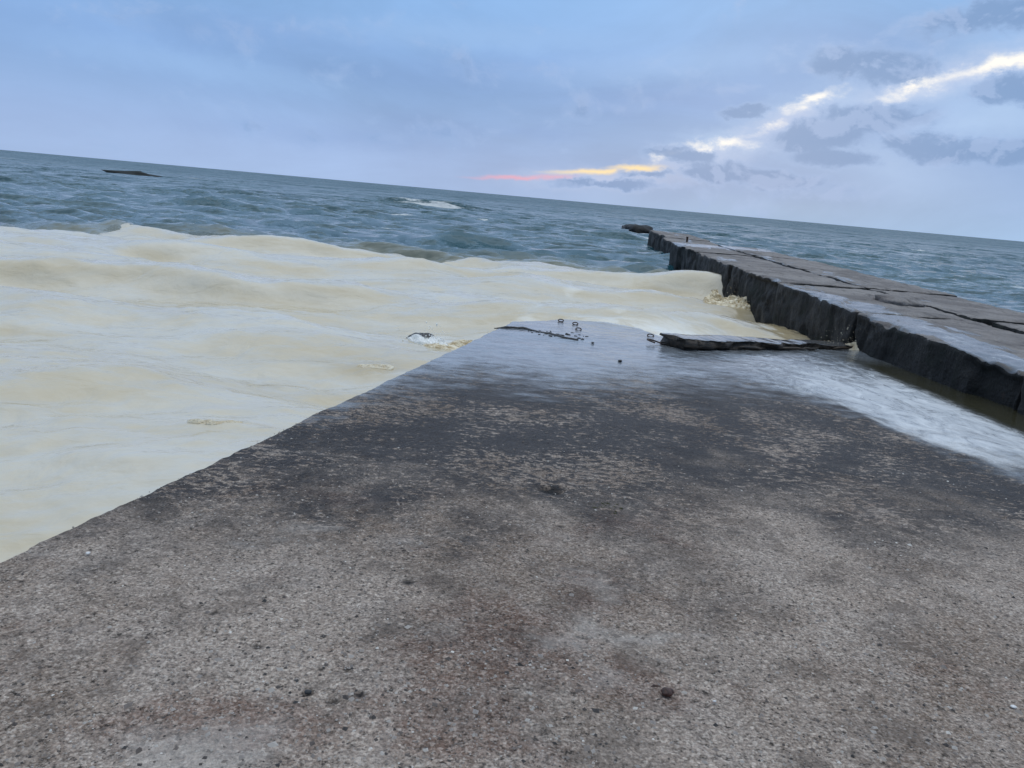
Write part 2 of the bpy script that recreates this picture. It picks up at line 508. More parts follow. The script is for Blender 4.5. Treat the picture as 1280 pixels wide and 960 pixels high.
def mat_sea():
    m, t, b, pos = new_mat('sea_water')
    cap, mud = t.attr('cap'), t.attr('mud')
    lacy = t.noise(t.mapping(pos, scale=(1, 1.6, 1)), 1.8, 6, 0.7, 0.6)
    streak = t.noise(t.mapping(pos, (9, 2, 0), scale=(1, 2.2, 1)), 0.32, 5, 0.65, 0.8)
    cf = t.math('ADD', t.math('MULTIPLY', t.math('SUBTRACT', lacy, 0.5), 0.9), t.math('MULTIPLY', t.math('SUBTRACT', streak, 0.5), 1.6))
    cf = t.math('MULTIPLY', t.smooth(t.math('ADD', cap, cf), 0.45, 0.80), 0.85)
    col = t.mix(t.noise(pos, 0.05, 3), (0.008, 0.053, 0.085), (0.016, 0.092, 0.112))
    col = t.mix(mud, col, (0.30, 0.27, 0.18))
    col = t.mix(cf, col, (0.72, 0.74, 0.74))
    t.put(b.inputs['Base Color'], col)
    t.put(b.inputs['Roughness'], t.mix(cf, t.mix(t.attr('lost'), (0.11, 0.11, 0.11), (0.30, 0.30, 0.30)), (0.6, 0.6, 0.6)))
    b.inputs['IOR'].default_value = 1.333
    sl = None
    for (sc, rot, st, k) in ((0.035, 0.12, 2.6, 0.55), (0.16, 0.1, 2.0, 0.40), (0.8, -0.15, 2.4, 0.85), (3.2, 0.15, 2.2, 0.62)):
        nz = t.noise(t.mapping(pos, rot=(0, 0, rot), scale=(1.0, st, 1)), sc, 3, 0.6, 0.3, color=True)
        v = t.vmath('MULTIPLY', t.vmath('SUBTRACT', nz, (0.5, 0.5, 0.5)), (k * 0.8, k * 1.5, 0))
        sl = v if sl is None else t.vmath('ADD', sl, v)
    t.put(b.inputs['Specular IOR Level'], t.math('MULTIPLY_ADD', t.attr('lost'), -0.34, 0.5))
    sl = t.vmath('SCALE', sl, scale=t.math('MULTIPLY_ADD', t.attr('lost'), 2.3, 1.0))     # waves finer than the mesh, more of them far out
    nrm = t.n('ShaderNodeNewGeometry').outputs['Normal']
    n = t.vmath('NORMALIZE', t.vmath('ADD', nrm, sl))
    t.put(b.inputs['Normal'], n)
    return m


def mat_foam():
    m, t, b, pos = new_mat('silty_sea_foam')
    mud, wash = t.attr('mud'), t.attr('wash')
    s1 = t.noise(t.mapping(pos, rot=(0, 0, 0.10), scale=(0.16, 0.55, 1)), 1.0, 6, 0.62, 1.0)
    s2 = t.noise(t.mapping(pos, rot=(0, 0, 0.3), scale=(1.2, 2.6, 1)), 1.0, 5, 0.65, 0.8)
    sp = t.noise(pos, 26, 3, 0.6)
    col = t.mix(t.smooth(s1, 0.36, 0.66), (0.51, 0.440, 0.305), (0.575, 0.535, 0.440))
    col = t.mix(t.smooth(s2, 0.50, 0.72, 0, 0.35), col, (0.62, 0.575, 0.475))
    col = t.mix(t.smooth(sp, 0.60, 0.74, 0, 0.25), col, (0.52, 0.42, 0.26))
    vein = t.noise(t.mapping(pos, rot=(0, 0, 0.15), scale=(0.5, 1.3, 1)), 1.6, 7, 0.68, 1.6)
    col = t.mix(t.smooth(t.math('ABSOLUTE', t.math('SUBTRACT', vein, 0.5)), 0.04, 0.0, 0, 0.10), col, (0.42, 0.345, 0.225))
    bub = t.noise(t.mapping(pos, (4, 4, 0), scale=(1, 1.5, 1)), 7.0, 5, 0.7, 0.8)
    col = t.mix(t.smooth(bub, 0.60, 0.72, 0, 0.15), col, (0.66, 0.65, 0.60))
    col = t.mix(t.math('MULTIPLY', mud, t.smooth(t.math('ADD', s2, t.math('MULTIPLY', mud, 0.3)), 0.45, 0.75)), col, (0.42, 0.34, 0.20))
    col = t.mix(t.math('MULTIPLY', wash, t.smooth(t.math('ADD', s2, t.math('MULTIPLY', wash, 0.35)), 0.5, 0.8)), col, (0.82, 0.83, 0.80))
    t.put(b.inputs['Base Color'], col)
    b.inputs['Roughness'].default_value = 0.16
    b.inputs['Specular IOR Level'].default_value = 0.6
    n = bump(t, t.noise(t.mapping(pos, scale=(1, 1.7, 1)), 1.5, 4, 0.55, 0.5), 0.60, 0.07)
    n = bump(t, sp, 0.12, 0.004, n)
    t.put(b.inputs['Normal'], n)
    return m


def mat_froth(name, c1, c2):
    m, t, b, pos = new_mat(name)
    t.put(b.inputs['Base Color'], t.mix(t.smooth(t.noise(pos, 9, 4, 0.65), 0.38, 0.62), c1, c2))
    b.inputs['Roughness'].default_value = 0.45
    t.put(b.inputs['Normal'], bump(t, t.noise(pos, 60, 3), 0.6, 0.01))
    return m


def mat_pier_top():
    m, t, b, pos = new_mat('weathered_concrete_top')
    wetp = t.attr('wet')
    big = t.noise(pos, 0.8, 5, 0.62, 0.4)
    mid = t.noise(t.mapping(pos, scale=(5, 1.4, 3)), 1.0, 6, 0.7, 0.5)
    fine = t.noise(pos, 22, 5, 0.7)
    col = t.mix(t.smooth(big, 0.38, 0.62), (0.150, 0.135, 0.130), (0.250, 0.230, 0.220))
    col = t.mix(t.smooth(mid, 0.52, 0.68, 0, 0.8), col, (0.055, 0.048, 0.045))
    col = t.mix(t.smooth(fine, 0.45, 0.30, 0, 0.8), col, (0.045, 0.04, 0.038))
    col = t.mix(t.smooth(fine, 0.58, 0.72, 0, 0.5), col, (0.34, 0.31, 0.28))
    nz = t.noise(t.mapping(pos, scale=(2.6, 0.8, 1)), 1.0, 6, 0.68, 0.6)
    wv = t.smooth(t.math('ADD', wetp, t.math('MULTIPLY', t.math('SUBTRACT', nz, 0.5), 2.0)), 0.38, 0.62)
    col = t.mix(wv, col, (0.030, 0.030, 0.033))
    lace = t.smooth(t.math('ADD', t.math('MULTIPLY', wetp, 0.30), nz), 0.78, 0.92)
    col = t.mix(t.math('MULTIPLY', lace, 0.55), col, (0.62, 0.64, 0.66))
    t.put(b.inputs['Base Color'], col)
    t.put(b.inputs['Roughness'], t.mix(wv, (0.82, 0.82, 0.82), (0.14, 0.14, 0.14)))
    n = bump(t, t.math('ADD', fine, t.math('MULTIPLY', mid, 2.0)), t.math('MULTIPLY_ADD', wv, -0.75, 0.9), 0.035)
    t.put(b.inputs['Normal'], n)
    return m


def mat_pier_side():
    m, t, b, pos = new_mat('near_black_concrete')  # near-black mottled concrete for block sides, rubble and sea bed
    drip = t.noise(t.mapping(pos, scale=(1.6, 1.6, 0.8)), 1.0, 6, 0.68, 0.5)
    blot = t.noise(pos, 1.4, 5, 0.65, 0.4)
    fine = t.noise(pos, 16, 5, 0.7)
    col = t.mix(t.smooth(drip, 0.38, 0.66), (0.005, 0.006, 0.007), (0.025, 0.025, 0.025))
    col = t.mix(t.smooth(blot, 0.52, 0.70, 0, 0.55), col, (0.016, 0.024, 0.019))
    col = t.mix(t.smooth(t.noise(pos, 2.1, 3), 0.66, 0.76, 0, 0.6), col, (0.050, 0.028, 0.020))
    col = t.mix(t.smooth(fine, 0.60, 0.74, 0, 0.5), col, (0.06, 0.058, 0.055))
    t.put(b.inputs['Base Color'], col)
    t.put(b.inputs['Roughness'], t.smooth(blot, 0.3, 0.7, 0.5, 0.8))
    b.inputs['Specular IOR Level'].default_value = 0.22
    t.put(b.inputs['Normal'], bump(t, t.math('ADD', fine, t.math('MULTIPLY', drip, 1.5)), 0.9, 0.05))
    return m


def mat_simple(name, c1, c2, scale=8.0, rough=0.7, bmp=0.6, dist=0.01, stretch=(1, 1, 1)):
    m, t, b, _ = new_mat(name)
    oc = t.n('ShaderNodeTexCoord').outputs['Object']
    v = t.mapping(oc, scale=stretch)
    nz = t.noise(v, scale, 6, 0.68, 0.5)
    t.put(b.inputs['Base Color'], t.mix(t.smooth(nz, 0.35, 0.65), c1, c2))
    b.inputs['Roughness'].default_value = rough
    t.put(b.inputs['Normal'], bump(t, nz, bmp, dist))
    return m


def mat_aggregate():
    m, t, b, pos = new_mat('aggregate_stone')
    g = t.n('ShaderNodeNewGeometry').outputs['Random Per Island']
    t.put(b.inputs['Base Color'], t.ramp(g, [(0.0, (0.035, 0.033, 0.033)), (0.30, (0.13, 0.105, 0.092)), (0.55, (0.24, 0.21, 0.19)), (0.8, (0.34, 0.31, 0.285)), (0.96, (0.40, 0.37, 0.34)), (1.0, (0.70, 0.67, 0.62))]))
    b.inputs['Roughness'].default_value = 0.75
    return m


MAT_SLAB, MAT_SEA, MAT_FOAM = mat_slab(), mat_sea(), mat_foam()
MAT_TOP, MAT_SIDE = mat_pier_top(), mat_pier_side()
MAT_WHITE = mat_froth('white_froth', (0.80, 0.82, 0.80), (0.92, 0.93, 0.92))
MAT_BROWN = mat_froth('silty_froth', (0.42, 0.32, 0.17), (0.78, 0.70, 0.52))
MAT_CREAM = mat_froth('cream_froth', (0.55, 0.46, 0.31), (0.66, 0.61, 0.48))
MAT_ROCK = mat_simple('wet_black_rock', (0.008, 0.009, 0.011), (0.026, 0.028, 0.031), 6, 0.5)
MAT_RUST = mat_simple('rusty_iron', (0.022, 0.016, 0.013), (0.075, 0.038, 0.022), 30, 0.7)
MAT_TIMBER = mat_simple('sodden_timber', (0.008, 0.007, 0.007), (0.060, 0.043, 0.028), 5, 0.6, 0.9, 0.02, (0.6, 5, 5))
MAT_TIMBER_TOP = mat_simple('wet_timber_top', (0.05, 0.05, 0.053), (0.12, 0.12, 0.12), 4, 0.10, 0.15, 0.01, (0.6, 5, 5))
MAT_AGG = mat_aggregate()

# ------------------------------------------------------------------ sea surface
NW = 84
lam = np.exp(np.linspace(math.log(0.45), math.log(13.0), NW))
wdir = rng.normal(-math.pi / 2 - 0.10, 0.42, NW)          # waves run towards the camera (-Y)
wph = rng.uniform(0, 2 * math.pi, NW)
wk = 2 * math.pi / lam
wamp = 0.047 * (lam / 3.0) ** 0.75 / (1 + (lam / 5.0) ** 3)
wkx, wky = wk * np.cos(wdir), wk * np.sin(wdir)


def chop(x, y, dr):
    z = np.zeros_like(x)
    for i in range(NW):
        ph = wkx[i] * x + wky[i] * y + wph[i]
        wt = sstep(lam[i] / np.maximum(dr, 1e-4), 2.2, 4.5)
        s = np.sin(ph)
        z += wamp[i] * wt * (0.5 * (s + 1) ** 2 - 0.75)
    return z


def ridge(x, y, cx, cy, lx, wy, h, ang=0.0):
    """a single wave hump with a steep near face"""
    c, s = math.cos(ang), math.sin(ang)
    u = (x - cx) * c + (y - cy) * s
    v = -(x - cx) * s + (y - cy) * c
    v = v + 0.25 * np.sin(u * 1.3 + cx)
    wv = np.where(v < 0, wy * 0.62, wy * 1.5)
    return h * np.exp(-(u / lx) ** 2) * np.exp(-(v / wv) ** 2)


SLAB_L = lambda y: -2.54 + 0.20 * y
PIER_L = lambda y: 5.20 + 0.037 * y
FB_X = [-120, -60, -30, -16.6, -12.1, -8.0, -2.7, 2.1, 6.2, 12]
FB_Y = [4, 12, 20, 24.1, 28.6, 27.6, 27.2, 30.0, 26.2, 24]


def foam_in(x, y):
    """metres inside the outer border of the foam field"""
    d = np.interp(x, FB_X, FB_Y) - y
    return d + 0.9 * fbm2(x, y, 0.35, 4, 0.55, 5) + 0.35 * fbm2(x, y * 1.5, 1.6, 3, 0.6, 6)


def swell(x, y):
    wob = fbm2(x, y, 0.13, 3, 0.5, 21)
    z = 0.10 * np.sin((y + 0.12 * x + 2.2 * wob) * 2 * math.pi / 5.2 + 0.6)
    z += 0.05 * np.sin((y - 0.22 * x + 1.6 * wob) * 2 * math.pi / 3.1 + 2.0) * (0.5 + 0.5 * wob)
    z += 0.055 * fbm2(x, y * 2.0, 0.5, 5, 0.52, 31)
    for r in [(-8.5, 15.6, 5.5, 0.75, 0.30, -0.06), (-5.2, 15.2, 1.8, .55, .16, .02), (-2.0, 22.0, 3.2, 0.8, 0.28, 0.05), (1.2, 24.5, 3.2, 0.8, 0.22, -0.05), (-12, 21, 5, .9, .2, 0.0),
              (-1.5, 17.0, 2.4, .6, .13, .06), (2.5, 20.0, 2.6, .7, .17, -.05), (-6, 10.6, 3.0, .6, .10, 0.0), (-9, 26, 3.5, .8, .25, .1)]:
        z += ridge(x, y, *r)
    # surge piling up at the end of the ramp and against the breakwater
    z += 0.24 * np.exp(-((x - 2.6) / 3.2) ** 2 - ((y - 15.4) / 2.2) ** 2)
    z += ridge(x, y, 5.9, 23.4, 2.0, 0.8, 0.42, -0.10)
    return 1.35 * z


def foam_zone(x, y):
    return sstep(foam_in(x, y), -2.5, 2.0) * sstep(PIER_L(y) + 2.0 - x, 0, 1.0)


def sea_height(x, y, dr):
    fz = foam_zone(x, y)
    amp = 0.85 + 0.25 * fbm2(x, y, 0.05, 2, 0.5, 41)
    right = sstep(x - PIER_L(y) - 2.0, 0, 2.0) * sstep(60 - y, 0, 20)
    amp = amp * (1 - 0.35 * right)
    z = chop(x, y, dr) * amp * (1 - 0.86 * fz)
    if True:
        near = fz > 1e-3
        sw = np.zeros_like(x)
        if near.any():
            sw[near] = swell(x[near], y[near])
        z = z + fz * sw
    for r in [(-2.7, 36.0, 2.2, 0.9, 0.42, 0.02), (-13.6, 109, 9, 3.0, 0.9, 0.05), (-20, 52, 5, 1.2, .4, 0.05),
              (-30, 70, 6, 1.6, .5, -.04), (6.5, 60, 4, 1.6, .45, .1)]:
        z = z + ridge(x, y, *r)
    return z


def polar(r0, r1, ratio, angs):
    n = int(math.log(r1 / r0) / math.log(ratio)) + 1
    r = r0 * ratio ** np.arange(n + 1)
    A, Rr = np.meshgrid(angs, r)
    return Rr * np.sin(A), Rr * np.cos(A), Rr, len(r), len(angs)


def build_sea():
    half = math.radians(44)
    fine = np.arange(-half, half, math.radians(0.155))
    coarse = np.arange(half, 2 * math.pi - half + 1e-6, math.radians(3.0))
    angs = np.concatenate([fine, coarse, [2 * math.pi - half]])
    X, Y, Rr, nr, nc = polar(2.2, 420.0, 1.0085, angs)
    Z = sea_height(X, Y, Rr * 0.0085)
    # far sea out to the horizon
    rf = np.concatenate([420.0 * 1.15 ** np.arange(1, 30), [32000.0]])
    A2, R2 = np.meshgrid(angs, rf)
    X = np.vstack([X, R2 * np.sin(A2)])
    Y = np.vstack([Y, R2 * np.cos(A2)])
    Z = np.vstack([Z, np.zeros_like(R2)])
    nr += len(rf)
    V = np.stack([X, Y, Z], -1).reshape(-1, 3)
    F = grid_faces(nr, nc, flip=False)
    # close the hole under the viewer
    c = len(V)
    V = np.vstack([V, [[0, 0, 0]]])
    i = np.arange(nc - 1)
    T = np.stack([i, np.full(nc - 1, c), i + 1], -1)
    o = mesh_obj('sea', V, [F[:, ::-1], T], MAT_SEA)
    tag(o, 'choppy blue green sea reaching to the tilted horizon', 'sea', kind='structure')
    x, y, z = V[:, 0], V[:, 1], V[:, 2]
    cap = np.zeros(len(V))
    for (cx, cy, lx, wy, k) in [(-13.0, 107.5, 6.5, 2.0, .85), (-93, 142, 6, 3.0, .5), (-40, 150, 5, 2, .3), (10.4, 60, 2.6, 2.4, .75), (10.8, 72, 2.5, 5.0, .6), (7.3, 42, 1.0, 3.0, .45), (7.6, 50, 1.2, 4, .6)]:
        cap = np.maximum(cap, k * np.exp(-((x - cx) / lx) ** 2 - ((y - cy) / wy) ** 2))
    rc_ = np.random.default_rng(77)
    for _ in range(46):
        yy = 34 * (260 / 34) ** rc_.uniform()
        xx = rc_.uniform(-0.72, 0.70) * yy
        if abs(xx - PIER_L(yy) - 2) < 4 and yy < 60:
            continue
        zz = rc_.uniform(0.5, 1.3) * (0.5 + yy / 90)
        m_ = (np.abs(x - xx) < 8 * zz) & (np.abs(y - yy) < 6 * zz)
        cap[m_] = np.maximum(cap[m_], rc_.uniform(.55, .85) * np.exp(-((x[m_] - xx) / (1.5 * zz)) ** 2 - ((y[m_] - yy) / (0.7 * zz)) ** 2))
    cap = np.maximum(cap, 0.42 * sstep(z, 0.42, 0.62) * (y > 45))
    set_attr(o, 'lost', sstep(np.log(np.hypot(x, y) + 1), math.log(30), math.log(500)))
    set_attr(o, 'cap', cap)
    mud = sstep(foam_in(x, y), -6.0, 0.5) * 0.55 * sstep(PIER_L(y) + 2 - x, 0, 1)
    set_attr(o, 'mud', mud)
    return o


def build_foam():
    angs = np.radians(np.arange(-80, 24, 0.16))
    X, Y, Rr, nr, nc = polar(2.4, 62.0, 1.0075, angs)
    d = foam_in(X, Y)
    base = sea_height(X, Y, Rr * 0.0085)
    th = 0.055 * sstep(d, -0.1, 1.2) - 0.6 * sstep(-d, -0.05, 1.0)
    wall = PIER_L(Y) + 0.9
    Z = base + th + 0.006 * fbm2(X, Y, 3.0, 3, 0.5, 61)
    keep = (d > -1.2) & (X < wall)
    F = grid_faces(nr, nc)
    k = keep.ravel()
    F = F[k[F].all(1)]
    used, inv = np.unique(F, return_inverse=True)
    V = np.stack([X, Y, Z], -1).reshape(-1, 3)[used]
    o = mesh_obj('sea_foam', V, inv.reshape(F.shape)[:, ::-1], MAT_FOAM)
    tag(o, 'smooth cream coloured blanket of silty foam rolling against the ramp', 'foam', kind='stuff')
    x, y = V[:, 0], V[:, 1]
    mud = np.exp(-((x - 5.2) / 1.1) ** 2 - ((y - 16.5) / 3.0) ** 2) * 1.2 + 0.8 * np.exp(-((x + 1.2) / 0.9) ** 2 - ((y - 12.2) / 1.0) ** 2)
    mud += 0.5 * np.exp(-((x + 2.2) / 1.2) ** 2 - ((y - 10.0) / .8) ** 2)
    for (px, py, k, rx, ry) in [(300, 468, .55, .8, .25), (470, 462, .6, .5, .25), (430, 482, .5, .45, .2), (355, 470, .4, .4, .2), (470, 411, .35, .9, .3), (900, 385, .8, 1.6, .6), (640, 385, .3, 1.4, .4)]:
        c = at(px, py, 0.1)
        mud += k * np.exp(-((x - c[0]) / rx) ** 2 - ((y - c[1]) / ry) ** 2)
    set_attr(o, 'mud', np.clip(mud, 0, 1))
    wash = 0.9 * np.exp(-((x - 3.0) / 2.6) ** 2 - ((y - 13.4) / .9) ** 2) + 0.5 * np.exp(-((x + 1.4) / 1.0) ** 2 - ((y - 12.6) / .7) ** 2)
    wash += 0.55 * np.exp(-((x - SLAB_L(y)) / 0.30) ** 2) * (0.5 + 0.5 * fbm(np.stack([x, y, 0 * x], 1), 0.9, 3, 0.5, 88))
    set_attr(o, 'wash', np.clip(wash, 0, 1))
    return o


build_sea()
build_foam()

# sea bed so that nothing ends in the void
sb = np.array([[-400, -60, -6], [400, -60, -6], [400, 500, -6], [-400, 500, -6]], float)
tag(mesh_obj('sea_bed', sb, np.array([[0, 1, 2, 3]]), MAT_SIDE), 'sandy bed hidden below the sea', 'sea bed', kind='structure')

# ------------------------------------------------------------------ concrete ramp
far_px = [(640, 402), (690, 397), (740, 400), (790, 409), (822, 419)]
fp = np.array([on_slab(*q) for q in far_px])
FAR_X = [-0.6, *fp[:, 0], 2.9, 4.0, 5.0, 6.0]
FAR_Y = [12.0, *fp[:, 1], 12.15, 12.65, 13.05, 13.5]
wet_px = np.array([on_slab(*q) for q in [(230, 610), (330, 585), (480, 612), (640, 640), (800, 640), (900, 600), (1000, 612), (1150, 640), (1280, 650)]])
film_px = np.array([on_slab(*q) for q in [(420, 520), (500, 482), (600, 474), (700, 492), (830, 486), (950, 488), (1060, 512), (1150, 552), (1280, 598)]])
wo, fo = np.argsort(wet_px[:, 0]), np.argsort(film_px[:, 0])
wet_px, film_px = wet_px[wo], film_px[fo]


def slab_z(x, y):
    return SLAB_A + SLAB_B * y


PITS = [(690, 614, 0.075, 0.030), (385, 865, 0.016, 0.014), (417, 875, 0.018, 0.010), (400, 835, 0.013, 0.008), (435, 837, 0.012, 0.008), (268, 764, 0.014, 0.008), (700, 660, 0.02, .006),
        (510, 728, 0.03, 0.008), (450, 867, 0.02, 0.008), (322, 808, .018, .006), (1010, 714, .012, .01), (776, 452, .03, .01)]


def build_ramp():
    y0, xm = -6.0, None
    # rows: dense where the viewer stands
    ys = [y0, -3, -1, 0.3, 1.0]
    y = 1.2
    while y < 14.2:
        ys.append(y)
        y += max(0.010, 0.0052 * y)
    ys = np.array(ys)
    v = (ys - y0) / (ys[-1] - y0)
    u = np.concatenate([np.linspace(0, 0.22, 130)[:-1], np.linspace(0.22, 0.55, 230)[:-1], np.linspace(0.55, 1.0, 130)])
    UU, VV = np.meshgrid(u, v)
    x12 = SLAB_L(12.3) + UU * (PIER_L(12.3) - SLAB_L(12.3))
    yf = np.interp(x12, FAR_X, FAR_Y) + 0.05 * fbm2(x12, x12 * 0, 3.0, 4, 0.6, 71)
    Y = y0 + VV * (yf - y0)
    edge = 0.012 * fbm2(Y, Y * 0 + 3, 5.0, 5, 0.65, 72)
    xl, xr = SLAB_L(Y) + edge, PIER_L(Y) + 0.10
    X = xl + UU * (xr - xl)
    Z = slab_z(X, Y)
    Z += 0.010 * fbm2(X, Y, 0.8, 3, 0.5, 73) + 0.0022 * fbm2(X, Y, 14.0, 3, 0.55, 74)
    Z += 0.0020 * fbm2(X, Y, 55.0, 2, 0.6, 75) * (Y < 6)
    pit = np.zeros_like(Z)
    for (px, py, r, d) in PITS:
        c = on_slab(px, py)
        g = np.exp(-(((X - c[0]) / r) ** 2 + ((Y - c[1]) / (r * 0.8)) ** 2) ** 1.5)
        Z -= d * g
        pit = np.maximum(pit, g)
    # worn arris at the seaward and left edges
    dl = X - xl
    Z -= 0.030 * np.clip(1 - dl / 0.035, 0, 1) ** 2
    de = yf - Y
    Z -= 0.05 * np.clip(1 - de / 0.12, 0, 1) ** 2
    nr, nc = X.shape
    V = np.stack([X, Y, Z], -1)
    F = grid_faces(nr, nc)
    # skirts down the left side and the seaward end
    bot = -1.6
    left = V[:, 0].copy()
    left[:, 2] = bot
    far = V[-1].copy()
    far[:, 2] = bot
    n0 = nr * nc
    idx = np.arange(n0).reshape(nr, nc)
    li = n0 + np.arange(nr)
    fi = n0 + nr + np.arange(nc)
    SL = np.stack([idx[:-1, 0], idx[1:, 0], li[1:], li[:-1]], -1)
    SF = np.stack([idx[-1, :-1], idx[-1, 1:], fi[1:], fi[:-1]], -1)
    A = np.vstack([V.reshape(-1, 3), left, far])
    o = mesh_obj('concrete_ramp', A, [F, SL[:, ::-1], SF[:, ::-1]], MAT_SLAB)
    tag(o, 'worn grey brown concrete ramp sloping down into the foam, dry near and wet at its end', 'ramp', kind='structure')
    x, y = A[:, 0], A[:, 1]
    wet = y - np.interp(x, wet_px[:, 0], wet_px[:, 1]) + 0.35
    film = y - np.interp(x, film_px[:, 0], film_px[:, 1])
    set_attr(o, 'wet_edge', wet)
    set_attr(o, 'film_edge', film)
    pe = np.interp(x, film_px[:, 0], film_px[:, 1])
    foam = 1.0 * sstep(y - pe, -0.1, 0.5) * sstep(x, 2.4, 4.0) * sstep(PIER_L(y) - x, 0.40, 0.75) * sstep(12.5 - y, 0, 4)  # right band: wash together with painted sky reflection
    yfx = np.interp(x, FAR_X, FAR_Y)
    foam = np.maximum(foam, 0.9 * sstep(yfx - y, 0.35, 0.0))
    set_attr(o, 'foam', foam)
    ru = np.zeros(len(A))
    for (px, py, k, rx, ry) in [(620, 800, 1.1, .34, .32), (740, 740, .8, .26, .2), (560, 880, 1.0, .3, .2), (820, 860, .7, .3, .2), (330, 900, .9, .28, .15), (760, 860, .6, .2, .12), (180, 900, .6, .3, .15), (420, 620, .5, .4, .3), (800, 660, .4, .5, .25), (610, 930, .9, .3, .12)]:
        c = on_slab(px, py)
        ru = np.maximum(ru, k * np.exp(-((x - c[0]) / rx) ** 2 - ((y - c[1]) / ry) ** 2))
    set_attr(o, 'rust', ru)
    set_attr(o, 'wall_reflection', sstep(x - PIER_L(y), -0.85, -0.40) * sstep(12.2 - y, 0.0, 1.5))
    set_attr(o, 'pit', np.concatenate([pit.ravel(), np.zeros(len(left) + len(far))]))
    return o


build_ramp()

# loose grit and exposed aggregate standing proud of the near concrete
n = 26000
gy = 1.35 * (5.2 / 1.35) ** rng.uniform(0, 1, n)
gx = rng.uniform(-1, 1, n) * (0.95 * gy + 0.4) + 0.12 * gy
ok = (gx > SLAB_L(gy) + 0.02) & (gx < PIER_L(gy) - 0.1)
gx, gy = gx[ok], gy[ok]
dens = fbm2(gx, gy, 1.4, 3, 0.5, 81)
ok = rng.uniform(-1, 1, len(gx)) < dens * 1.2 + 0.25
gx, gy = gx[ok], gy[ok]
gs = np.exp(rng.normal(math.log(0.0038), 0.45, len(gx)))
gz = slab_z(gx, gy) + 0.010 * fbm2(gx, gy, 0.8, 3, 0.5, 73) + 0.0022 * fbm2(gx, gy, 14.0, 3, 0.55, 74)
v, f = scatter_mesh(OCT, np.stack([gx, gy, gz], 1), gs, 5, (1, 1, 0.62), 0.3)
tag(mesh_obj('aggregate_grit', v, f, MAT_AGG, smooth=False), 'small stones of aggregate standing out of the near concrete', 'grit', kind='stuff')

# ------------------------------------------------------------------ breakwater


